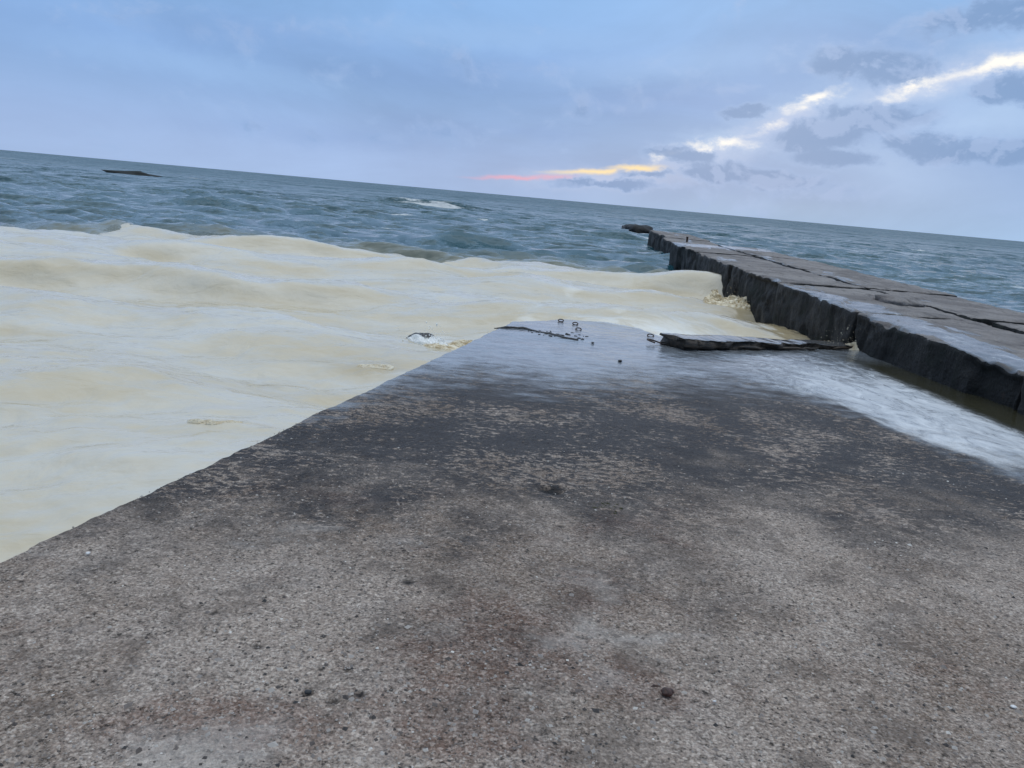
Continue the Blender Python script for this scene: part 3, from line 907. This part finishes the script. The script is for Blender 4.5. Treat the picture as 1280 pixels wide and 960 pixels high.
def eroded_block(name, x0, x1, y0, y1, z0, z1, parent, seed, cell=0.07, rough=0.05, tilt=(0, 0), slant=PIER_L, wetk=1.0):
    """cast concrete block: a box of fine grids, its arrises broken and its faces weathered; x0/x1 are offsets from the slanting pier line"""
    Lx, Ly, Lz = x1 - x0, y1 - y0, z1 - z0
    nx, ny, nz = (max(3, int(L / cell)) for L in (Lx, Ly, Lz))
    V, F, MI = [], [], []
    base = 0

    def face(o, a, b, na, nb, mi, flip):
        nonlocal base
        A, B = np.meshgrid(np.linspace(0, 1, na + 1), np.linspace(0, 1, nb + 1))
        P = np.array(o)[None, None] + A[..., None] * np.array(a) + B[..., None] * np.array(b)
        V.append(P.reshape(-1, 3))
        q = grid_faces(nb + 1, na + 1, flip) + base
        F.append(q)
        MI.append(np.full(len(q), mi))
        base += (na + 1) * (nb + 1)
    face((0, 0, 1), (1, 0, 0), (0, 1, 0), nx, ny, 0, False)
    face((0, 0, 0), (0, 1, 0), (0, 0, 1), ny, nz, 1, True)
    face((1, 0, 0), (0, 1, 0), (0, 0, 1), ny, nz, 1, False)
    face((0, 0, 0), (1, 0, 0), (0, 0, 1), nx, nz, 1, False)
    face((0, 1, 0), (1, 0, 0), (0, 0, 1), nx, nz, 1, True)
    Q = np.vstack(V)
    P = np.stack([x0 + Q[:, 0] * Lx, y0 + Q[:, 1] * Ly, z0 + Q[:, 2] * Lz], 1)
    # distance to the upper arrises -> rounding and chips
    dx = np.minimum(Q[:, 0], 1 - Q[:, 0]) * Lx
    dy = np.minimum(Q[:, 1], 1 - Q[:, 1]) * Ly
    dz = (1 - Q[:, 2]) * Lz
    ch = np.clip(fbm(P, 1.3, 4, 0.6, seed) * 0.5 + 0.35, 0, 1)
    inner = (Q[:, 0] > 0.5) if x0 < 1.5 else (Q[:, 0] < 0.5)
    R_ = 0.02 + 0.10 * ch ** 2 * np.where(inner, 0.25, 1.0)
    e = np.sort(np.stack([dx, dy, dz], 1), 1)
    near = np.clip(1 - e[:, 0] / R_, 0, 1) * np.clip(1 - e[:, 1] / R_, 0, 1)
    cen = np.array([(x0 + x1) / 2, (y0 + y1) / 2, z1 - 0.6])
    pull = np.stack([np.sign(cen[0] - P[:, 0]) * (dx < R_), np.sign(cen[1] - P[:, 1]) * (dy < R_), -1.0 * (dz < R_)], 1)
    P = P + pull * (near * R_ * 0.55)[:, None]
    nzv = np.stack([fbm(P, 1.1, 5, 0.55, seed + 11), fbm(P, 1.1, 5, 0.55, seed + 12), fbm(P, 0.9, 5, 0.55, seed + 13)], 1)
    side = 1 - sstep(dz, 0.0, 0.25) * 0.0
    P = P + nzv * np.array([rough * 0.45, rough * 0.12, rough * 0.26])
    # hollows broken out of the faces and a ragged lip
    hol = sstep(fbm(P, 0.8, 4, 0.55, seed + 31), 0.25, 0.75) + 0.25 * sstep(1 - np.abs(fbm(P * np.array([1, 1, 0.45]), 0.55, 3, 0.5, seed + 33)) * 3.2, 0.55, 0.95)
    fine_ = fbm(P, 5.0, 4, 0.6, seed + 35)
    facex = np.where(Q[:, 0] < 1e-6, 1.0, np.where(Q[:, 0] > 1 - 1e-6, -1.0, 0.0))
    lipw = sstep(dz, 0.02, 0.12)
    outer = 1.0 if x0 < 1.5 else 0.15
    hol = hol * (np.where(facex > 0, outer, 0.1))
    P[:, 0] += facex * (0.085 * hol * lipw + 0.016 * fine_)
    lip = np.exp(-(np.minimum(dx, dy) / 0.16) ** 2) * (dz < 0.3)
    P[:, 2] -= lip * 0.035 * np.where(Q[:, 0] < 0.3, 1.0, 0.25) * sstep(fbm(P * np.array([1, 1, 0]), 1.9, 4, 0.6, seed + 37), 0.15, 0.8)
    P[:, 2] += 0.008 * fine_ * (dz < 1e-6)
    # undercut towards the waterline
    low = sstep(z1 - P[:, 2], 0.5, 1.6)
    P[:, 0] += np.where(Q[:, 0] < 0.02, 0.12 * low * (0.5 + 0.5 * fbm(P, 1.6, 3, 0.5, seed + 20)), 0)
    top = Q[:, 2] > 0.999
    P[:, 2] += tilt[0] * (P[:, 0] - cen[0]) + tilt[1] * (P[:, 1] - cen[1])
    wetv = np.zeros(len(P))
    wetv += 0.75 * np.exp(-((P[:, 0] - 0.35) / 0.55) ** 2) * sstep(22 - P[:, 1], 0, 9)
    wetv += 0.75 * np.exp(-((P[:, 1] - 33.0) / 1.6) ** 2) + 0.55 * np.exp(-((P[:, 0] - 0.4) / .7) ** 2) * np.exp(-((P[:, 1] - 25.0) / 2.0) ** 2)
    wetv += 0.30 * np.exp(-((P[:, 0] - 2.2) / .5) ** 2) + 0.22 * sstep(fbm(P * np.array([1.2, 0.25, 0]), 1.0, 4, 0.6, 777), 0.0, 0.8)
    # weld seams by rounding
    P[:, 0] += slant(P[:, 1])
    key = np.round(Q, 6)
    uq, idx, inv = np.unique(key, axis=0, return_index=True, return_inverse=True)
    inv = np.asarray(inv).ravel()
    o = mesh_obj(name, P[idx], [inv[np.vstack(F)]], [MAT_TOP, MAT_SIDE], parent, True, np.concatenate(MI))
    set_attr(o, 'wet', (wetv * wetk)[idx])
    return o


bw = empty('breakwater', (PIER_L(10), 10, 0))
tag(bw, 'long dark concrete breakwater of eroded blocks running out into the sea', 'breakwater')
bw_off = Vector(bw.location)
joints = [-6, -1.6, 3.3, 8.2, 12.9, 17.6, 22.6, 28.0, 34.2]
blocks = []
for i in range(len(joints) - 1):
    g = 0.012 + 0.012 * random.random()
    cell = 0.055 if joints[i] > 3 and joints[i] < 18 else 0.10
    zt = 1.09 + random.uniform(-0.025, 0.02)
    blocks.append(eroded_block('concrete_block', random.uniform(-.03, .03), 2.06, joints[i] + g, joints[i + 1] - g, -1.7, zt, bw, 100 + 7 * i, cell, 0.055, (0.012, random.uniform(-.006, .006))))
    sh = random.uniform(-0.5, 0.5)
    blocks.append(eroded_block('concrete_block', 2.09, 4.25 + random.uniform(-.12, .12), joints[i] + g + sh, joints[i + 1] - g + sh, -1.7, zt + 0.035, bw, 400 + 7 * i, cell * 1.15, 0.055, (-0.008, random.uniform(-.006, .006))))
blocks.append(eroded_block('end_block', 0.75, 3.3, 35.2, 43.0, -1.7, 0.93, bw, 801, 0.13, 0.09, (0.01, 0.006)))
blocks.append(eroded_block('end_block', 1.1, 3.5, 43.2, 52.0, -1.7, 1.02, bw, 802, 0.14, 0.10, (0.0, 0.004)))
for b_ in blocks:
    b_.location = -bw_off

# core of mass concrete between the blocks (closes the joints low down)
vv, ff = [], []
ys = np.linspace(-6, 34, 9)
for y in ys:
    for (ox, z) in ((0.25, -1.8), (4.0, -1.8), (4.0, 1.05), (0.25, 1.02)):
        vv.append((PIER_L(y) + ox - bw_off[0], y - bw_off[1], z))
for i in range(len(ys) - 1):
    for k in range(4):
        ff.append((i * 4 + k, i * 4 + (k + 1) % 4, (i + 1) * 4 + (k + 1) % 4, (i + 1) * 4 + k))
mesh_obj('concrete_core', vv, np.array(ff), MAT_TOP, bw, False)


def boulder(name, c, size, seed, mat, sub=3, parent=None, amp=0.28, freq=1.3):
    v, f = ICO[sub]
    n_ = fbm(v * freq + seed * 3.7, 1.0, 4, 0.55, seed)
    v = v * (1 + amp * n_)[:, None] * np.array(size)
    o = mesh_obj(name, v, f, mat, parent)
    o.location = c
    return o


# broken remains beyond the end
p = at(803, 287.5, 0.30)
tag(boulder('broken_concrete', (p[0], p[1], 0.05), (1.3, 2.8, 0.75), 3, MAT_SIDE), 'dark broken lump awash just beyond the breakwater end', 'rubble', 'rubble beyond the breakwater end')
p = at(794, 284.5, 0.25)
tag(boulder('broken_concrete', (p[0], p[1], 0.0), (1.1, 3.5, 0.62), 5, MAT_SIDE), 'low dark lump farthest out beyond the breakwater end', 'rubble', 'rubble beyond the breakwater end')
p = at(170, 217, 0.3)  # lump added for a dark shape that looks like a wave face
tag(boulder('dark_sea_shape', (p[0], p[1], -0.15), (5.6, 2.2, 0.80), 13, mat_simple('dark_greenish_shape', (0.004, 0.008, 0.009), (0.010, 0.016, 0.017), 2, 0.9, 0.3), 3, None, 0.35, 1.7), 'low dark shape added on the sea far out at the upper left near the horizon', 'rock')
p = at(787, 283.5, 0.2)
tag(boulder('broken_concrete', (p[0], p[1], -0.12), (1.0, 3.0, 0.50), 8, MAT_SIDE), 'smallest dark speck of rubble, left of and beyond the other lumps off the breakwater end', 'rubble', 'rubble beyond the breakwater end')
# iron stub on the end block
p = at(858.5, 301.5, 0.97)
v, f = tube([(0, 0, -0.1), (0.01, 0, 0.12), (0.0, 0.02, 0.27)], 0.055, 8)
o = mesh_obj('iron_post', v, f, MAT_RUST)
o.location = (p[0], p[1], 0.93)
tag(o, 'short dark iron stub standing on the far end of the breakwater', 'post')
# flat stone lump on top of the breakwater
p = at(1122, 378, 1.10)
tag(boulder('flat_stone', (p[0], p[1], 1.11), (0.42, 0.55, 0.11), 9, MAT_TOP), 'flat brown stone lump on the near breakwater top', 'stone')

# ------------------------------------------------------------------ timber beam across the end of the ramp
A0, A1 = on_slab(828, 436), on_slab(1062, 437)
A0 = A0 + np.array([0.30, 0.05, 0])
A1 = A1 + np.array([0.22, 0.05, 0])
ax = A1 - A0
Lb = np.linalg.norm(ax[:2])
ang = math.atan2(ax[1], ax[0])
beam = empty('timber_beam', (A0[0], A0[1], slab_z(A0[0], A0[1])))
beam.rotation_euler = (0, math.atan2(-(slab_z(0, A1[1]) - slab_z(0, A0[1])), Lb), ang)
tag(beam, 'thick dark waterlogged timber lying across the wet end of the ramp', 'timber')
nu, nv = 220, 44
u = np.linspace(0, 1, nu)
vs = np.linspace(0, 2 * math.pi, nv, endpoint=False)
Ug, Vg = np.meshgrid(u, vs, indexing='ij')
hw = 0.26 * (1 - 0.35 * Ug)
hh = (0.086 * (1 - Ug) + 0.030 * Ug)
sq = lambda t: np.sign(t) * np.abs(t) ** 0.22
bx = Ug * Lb
by = hw * sq(np.cos(Vg)) + 0.24
bz = hh * sq(np.sin(Vg)) + hh * 0.92
q = np.stack([bx, by, bz], -1).reshape(-1, 3)
gr = fbm(q * np.array([1.6, 9, 14]), 1.0, 5, 0.65, 91).reshape(bx.shape)
gr2 = fbm(q * np.array([2.5, 1, 1]), 1.0, 4, 0.6, 92).reshape(bx.shape)
frontm = (np.cos(Vg) < -0.3)
by = by + 0.055 * gr * frontm + np.where(frontm, 0.035 * gr2, 0.004 * gr2)
bz = bz + np.where(np.sin(Vg) > 0.5, 0.006, 0.016) * gr + 0.006 * gr2
bx = bx + 0.05 * gr * ((Ug < 0.01) | (Ug > 0.99))
V = np.stack([bx, by, bz], -1).reshape(-1, 3)
i = np.arange(nu * nv).reshape(nu, nv)
Fq = np.stack([i[:-1], np.roll(i, -1, 1)[:-1], np.roll(i, -1, 1)[1:], i[1:]], -1).reshape(-1, 4)
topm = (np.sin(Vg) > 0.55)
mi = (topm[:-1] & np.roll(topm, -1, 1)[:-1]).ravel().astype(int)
V = np.vstack([V, V[:nv].mean(0) + [0.02, 0, 0], V[-nv:].mean(0)])
c0, c1 = len(V) - 2, len(V) - 1
T0 = np.stack([np.full(nv, c0), np.roll(i[0], -1), i[0]], -1)
T1 = np.stack([np.full(nv, c1), i[-1], np.roll(i[-1], -1)], -1)
mesh_obj('beam_body', V, [Fq[:, ::-1], T0[:, ::-1], T1[:, ::-1]], [MAT_TIMBER, MAT_TIMBER_TOP], beam, True, np.concatenate([mi, np.zeros(2 * nv, int)]))
for k in range(5):                      # splinters torn from the front edge
    s0 = 0.3 + 0.75 * k + random.uniform(-.2, .2)
    ll = random.uniform(0.35, 0.7)
    pts = [(s0 + ll * t, -0.03 + 0.03 * math.sin(3 * t + k), 0.03 + 0.02 * random.random()) for t in np.linspace(0, 1, 6)]
    v, f = tube(pts, np.array([.004, .02, .026, .024, .016, .004]), 6)
    mesh_obj('splinter', v, f, MAT_TIMBER, beam)
# bent wire at the beam's left end
c = on_slab(818, 431)
pts = [(c[0] + 0.10 * math.cos(a) * 1.1, c[1] + 0.10 * math.sin(a), c[2] + 0.02 + 0.05 * math.sin(a * 0.5) ** 2) for a in np.linspace(0.3, 4.6, 24)]
v, f = tube(pts, 0.012, 6)
tag(mesh_obj('bent_wire', v, f, MAT_RUST), 'thin bent rusty wire loop at the left end of the timber', 'wire')

# rusty lifting loops standing out of the drowned end of the ramp
for (px, py, r, lab) in [(701, 402, 0.045, 'leftmost rusty iron loop at the very edge of the ramp end'), (719, 406, 0.045, 'rusty iron loop, upper of the close pair at the ramp end'),
                         (723, 413, 0.043, 'rusty iron loop, lower of the close pair at the ramp end'), (813, 421, 0.05, 'rusty iron loop just left of the timber beam')]:
    c = on_slab(px, py)
    pts = [(r * math.cos(a), 0.6 * r * math.sin(a), 0.030 + 0.36 * r * math.sin(a)) for a in np.linspace(0, 2 * math.pi * 0.97, 26)]
    v, f = tube(pts, 0.009, 7)
    o = mesh_obj('iron_loop', v, f, MAT_RUST)
    o.location = (c[0], c[1], c[2] - 0.01)
    tag(o, lab, 'iron loop', 'iron loops at the ramp end')

# broken raised lip on the seaward left corner
lip_px = [(618, 410), (640, 410), (660, 412), (682, 417), (705, 423), (722, 425)]
lp = np.array([on_slab(*q) for q in lip_px])
lt = np.linspace(0, 1, 60)
lx = np.interp(lt, np.linspace(0, 1, 6), lp[:, 0])
ly = np.interp(lt, np.linspace(0, 1, 6), lp[:, 1])
nn = fbm(np.stack([lx, ly, lx * 0], 1), 3.0, 4, 0.6, 55)
v, f = tube(np.stack([lx, ly + 0.05 * nn, slab_z(lx, ly) + 0.004], 1), 0.022 + 0.012 * nn * (1 - lt) * 1.2, 7)
tag(mesh_obj('broken_lip', v, f, MAT_ROCK), 'low dark broken lip of concrete across the ramp corner', 'concrete lip')
c = on_slab(690, 418)
bits = rng.normal(0, 1, (34, 3)) * np.array([0.28, 0.22, 0.012]) + c + np.array([0, 0, 0.01])
bits[:, 2] = slab_z(bits[:, 0], bits[:, 1]) + 0.012
v, f = scatter_mesh(ICO[1], bits, rng.uniform(0.008, 0.026, 34), 8, (1.6, 1, 0.45), 0.3)
tag(mesh_obj('weed_debris', v, f, MAT_ROCK), 'dark clump of debris and weed beside the broken lip', 'debris', kind='stuff')

# ------------------------------------------------------------------ loose stones on the concrete
MAT_RED = mat_simple('reddish_brown_stone', (0.022, 0.010, 0.008), (0.085, 0.034, 0.024), 40, 0.5)
MAT_SHELL = mat_simple('white_shell', (0.62, 0.62, 0.62), (0.80, 0.80, 0.80), 40, 0.5)
MAT_MOSS = mat_simple('olive_moss', (0.030, 0.030, 0.012), (0.075, 0.070, 0.030), 40, 0.9)
c = on_slab(834, 868)
red = boulder('brown_stone', (c[0], c[1], c[2] + 0.008), (0.019, 0.015, 0.013), 4, MAT_RED, 3)
tag(red, 'small reddish brown lump on the dry concrete, lower right of centre', 'stone')
c = on_slab(820, 861)
leaf_v, leaf_f = tube([(-.02, 0, 0.002), (-.008, .004, .006), (.004, .001, .008), (.016, .006, .004)], np.array([.001, .004, .003, .001]), 6)
lf = mesh_obj('brown_twig', leaf_v, leaf_f, MAT_RED)
lf.location = (c[0], c[1], c[2] + 0.003)
tag(lf, 'tiny brown twig lying against the reddish brown lump', 'twig')
for (px, py, s, mat, nm, lab, cat) in [
        (110, 692, 0.010, MAT_SHELL, 'shell_chip', 'white shell chip near the left edge of the ramp', 'shell'),
        (385, 866, 0.011, MAT_ROCK, 'black_pebble', 'round black pebble sunk in the near concrete, left of centre', 'pebble'),
        (775, 452, 0.030, MAT_ROCK, 'black_pebble', 'lone black pebble on the shiny wet end of the ramp', 'pebble'),
        (748, 629, 0.008, MAT_SHELL, 'shell_chip', 'tiny white chip beside the moss patch at mid ramp', 'shell'),
        (1267, 884, 0.009, MAT_SHELL, 'shell_chip', 'white shell chip at the far right of the near concrete', 'shell'),
        (893, 877, 0.006, MAT_SHELL, 'shell_chip', 'tiny white chip right of the reddish brown lump', 'shell')]:
    c = on_slab(px, py)
    tag(boulder(nm, (c[0], c[1], c[2] + s * 0.25), (s, s * 0.85, s * 0.55), int(px), mat, 2), lab, cat)
c = on_slab(752, 636)
mp = rng.normal(0, 1, (60, 2)) * np.array([0.05, 0.05]) + c[:2]
mz = slab_z(mp[:, 0], mp[:, 1]) + 0.004
v, f = scatter_mesh(OCT, np.column_stack([mp, mz]), rng.uniform(0.006, 0.014, 60), 12, (1.3, 1.3, 0.35))
tag(mesh_obj('moss_patch', v, f, MAT_MOSS), 'small olive patch of moss on the mid ramp', 'moss', kind='stuff')

# ------------------------------------------------------------------ rock, froth and splashes


def hsea(x, y):
    return float(sea_height(np.array([x]), np.array([y]), np.array([0.1]))[0])


def froth(name, label, pts, mat, seed, width=0.3, high=0.10, freq=9.0, drops=0, drop_h=0.3, drop_s=0.004, lift=0.0, seg=150, ref_z=None):
    """churned froth: a ribbon of broken, clotted surface heaped along a line, with a few flying drops"""
    r = np.random.default_rng(seed)
    pts = np.asarray(pts, float)
    L = np.linalg.norm(pts[-1] - pts[0])
    na, nb = seg, max(24, int(seg * 2 * width / max(L, 0.1)))
    nb = min(nb, 160)
    ta = np.linspace(-0.12, 1.12, na)
    cx = np.interp(ta, np.linspace(0, 1, len(pts)), pts[:, 0]) + (ta < 0) * ta * (pts[1, 0] - pts[0, 0]) + (ta > 1) * (ta - 1) * (pts[-1, 0] - pts[-2, 0])
    cy = np.interp(ta, np.linspace(0, 1, len(pts)), pts[:, 1]) + (ta < 0) * ta * (pts[1, 1] - pts[0, 1]) + (ta > 1) * (ta - 1) * (pts[-1, 1] - pts[-2, 1])
    d = (pts[-1] - pts[0])[:2] / L
    w_ = np.linspace(-1, 1, nb)
    T, W = np.meshgrid(ta, w_, indexing='ij')
    X = cx[:, None] - d[1] * W * width
    Y = cy[:, None] + d[0] * W * width
    P = np.stack([X.ravel(), Y.ravel(), np.zeros(X.size)], 1)
    warp = np.stack([fbm(P, freq * 0.4, 3, 0.5, seed + 5), fbm(P, freq * 0.4, 3, 0.5, seed + 6), np.zeros(X.size)], 1)
    Q = P + warp * 0.35 / freq * 3
    lump = 1 - np.abs(fbm(Q, freq, 5, 0.58, seed)).reshape(X.shape) * 1.5
    big = fbm(P, freq * 0.28, 3, 0.55, seed + 9).reshape(X.shape)
    env = np.exp(-(W / 0.5) ** 2 * 1.4) * sstep(T, -0.12, 0.12) * sstep(1.12 - T, 0.0, 0.24)
    rise = env * (0.8 + 0.55 * big) * (0.55 + 0.55 * lump)
    if ref_z is None:
        base_ = sea_height(X, Y, np.full(X.shape, 0.1)) + 0.055
    else:
        base_ = ref_z(X, Y)
    Z = base_ + lift + high * rise - 0.35 * high * (1 - sstep(env, 0.05, 0.30)) - 0.02 * (env < 0.25)
    jx = fbm(P + 9.1, freq * 1.3, 3, 0.6, seed + 3).reshape(X.shape) * 0.35 / freq * env
    V = np.stack([X + jx, Y + jx * 0.6, Z], -1).reshape(-1, 3)
    F = grid_faces(na, nb)
    fl = [F]
    if drops:
        a = r.uniform(0, 1, drops)
        tt = r.uniform(0.05, 0.95, drops)
        D = np.stack([np.interp(tt, ta, cx), np.interp(tt, ta, cy)], 1) + r.normal(0, 0.35 * width, (drops, 2))
        zb = float(Z[env > 0.5].mean())
        plume = np.exp(-((tt - 0.55) / 0.22) ** 2)
        D = np.column_stack([D, zb + drop_h * a ** 1.6 * (0.35 + plume)])
        v2, f2 = scatter_mesh(ICO[1], D, np.exp(r.normal(math.log(drop_s), 0.5, drops)), seed + 1, (1, 1, 1.6), 0.2)
        fl.append(f2 + len(V))
        V = np.vstack([V, v2])
    return tag(mesh_obj(name, V, fl, mat), label, 'foam', kind='stuff')


rc = at(524, 417, 0.12)
rk = boulder('dark_rock', (rc[0], rc[1], hsea(rc[0], rc[1]) + 0.10), (0.25, 0.16, 0.11), 6, MAT_ROCK, 3)
tag(rk, 'small black rock breaking through the foam left of the ramp corner', 'rock')
q0, q1 = at(520, 430, 0.1), at(552, 424, 0.1)
froth('white_splash', 'white splash of froth in front of the small black rock', [q0, q1], MAT_WHITE, 3, 0.40, 0.17, 7.5, 140, 0.28, 0.004, seg=200)
q0, q1 = at(545, 438, 0.1), at(592, 420, 0.1)
froth('brown_froth', 'brown clotted froth between the black rock and the ramp edge', [q0, q1], MAT_BROWN, 5, 0.55, 0.075, 12)
q0, q1, q2 = at(236, 545, 0.05), at(268, 551, 0.05), at(312, 552, 0.05)
froth('foam_curl', 'thin curl of cream foam against the left ramp edge', [q0, q1, q2], MAT_CREAM, 6, 0.09, 0.028, 26, seg=240)
q0, q1 = at(445, 458, 0.1), at(490, 462, 0.1)
froth('foam_ripple', 'faint line of broken cream foam along the upper left ramp edge', [q0, q1], MAT_CREAM, 16, 0.16, 0.014, 22)
w0, w1 = at(884, 368, 0.35), at(946, 376, 0.35)
froth('breaking_crest', 'brown breaking wave crest thrown up against the breakwater wall', [w0, (w0 + w1) / 2, w1], MAT_BROWN, 8, 1.3, 0.34, 3.4, 120, 0.5, 0.004, 0.05, seg=240)
s0, s1 = on_slab(1030, 433), on_slab(1078, 438)
froth('corner_splash', 'small cream splash where the timber meets the breakwater wall', [s0, s1], MAT_CREAM, 9, 0.28, 0.11, 8, 140, 0.35, 0.0028, ref_z=lambda X, Y: slab_z(X, Y))
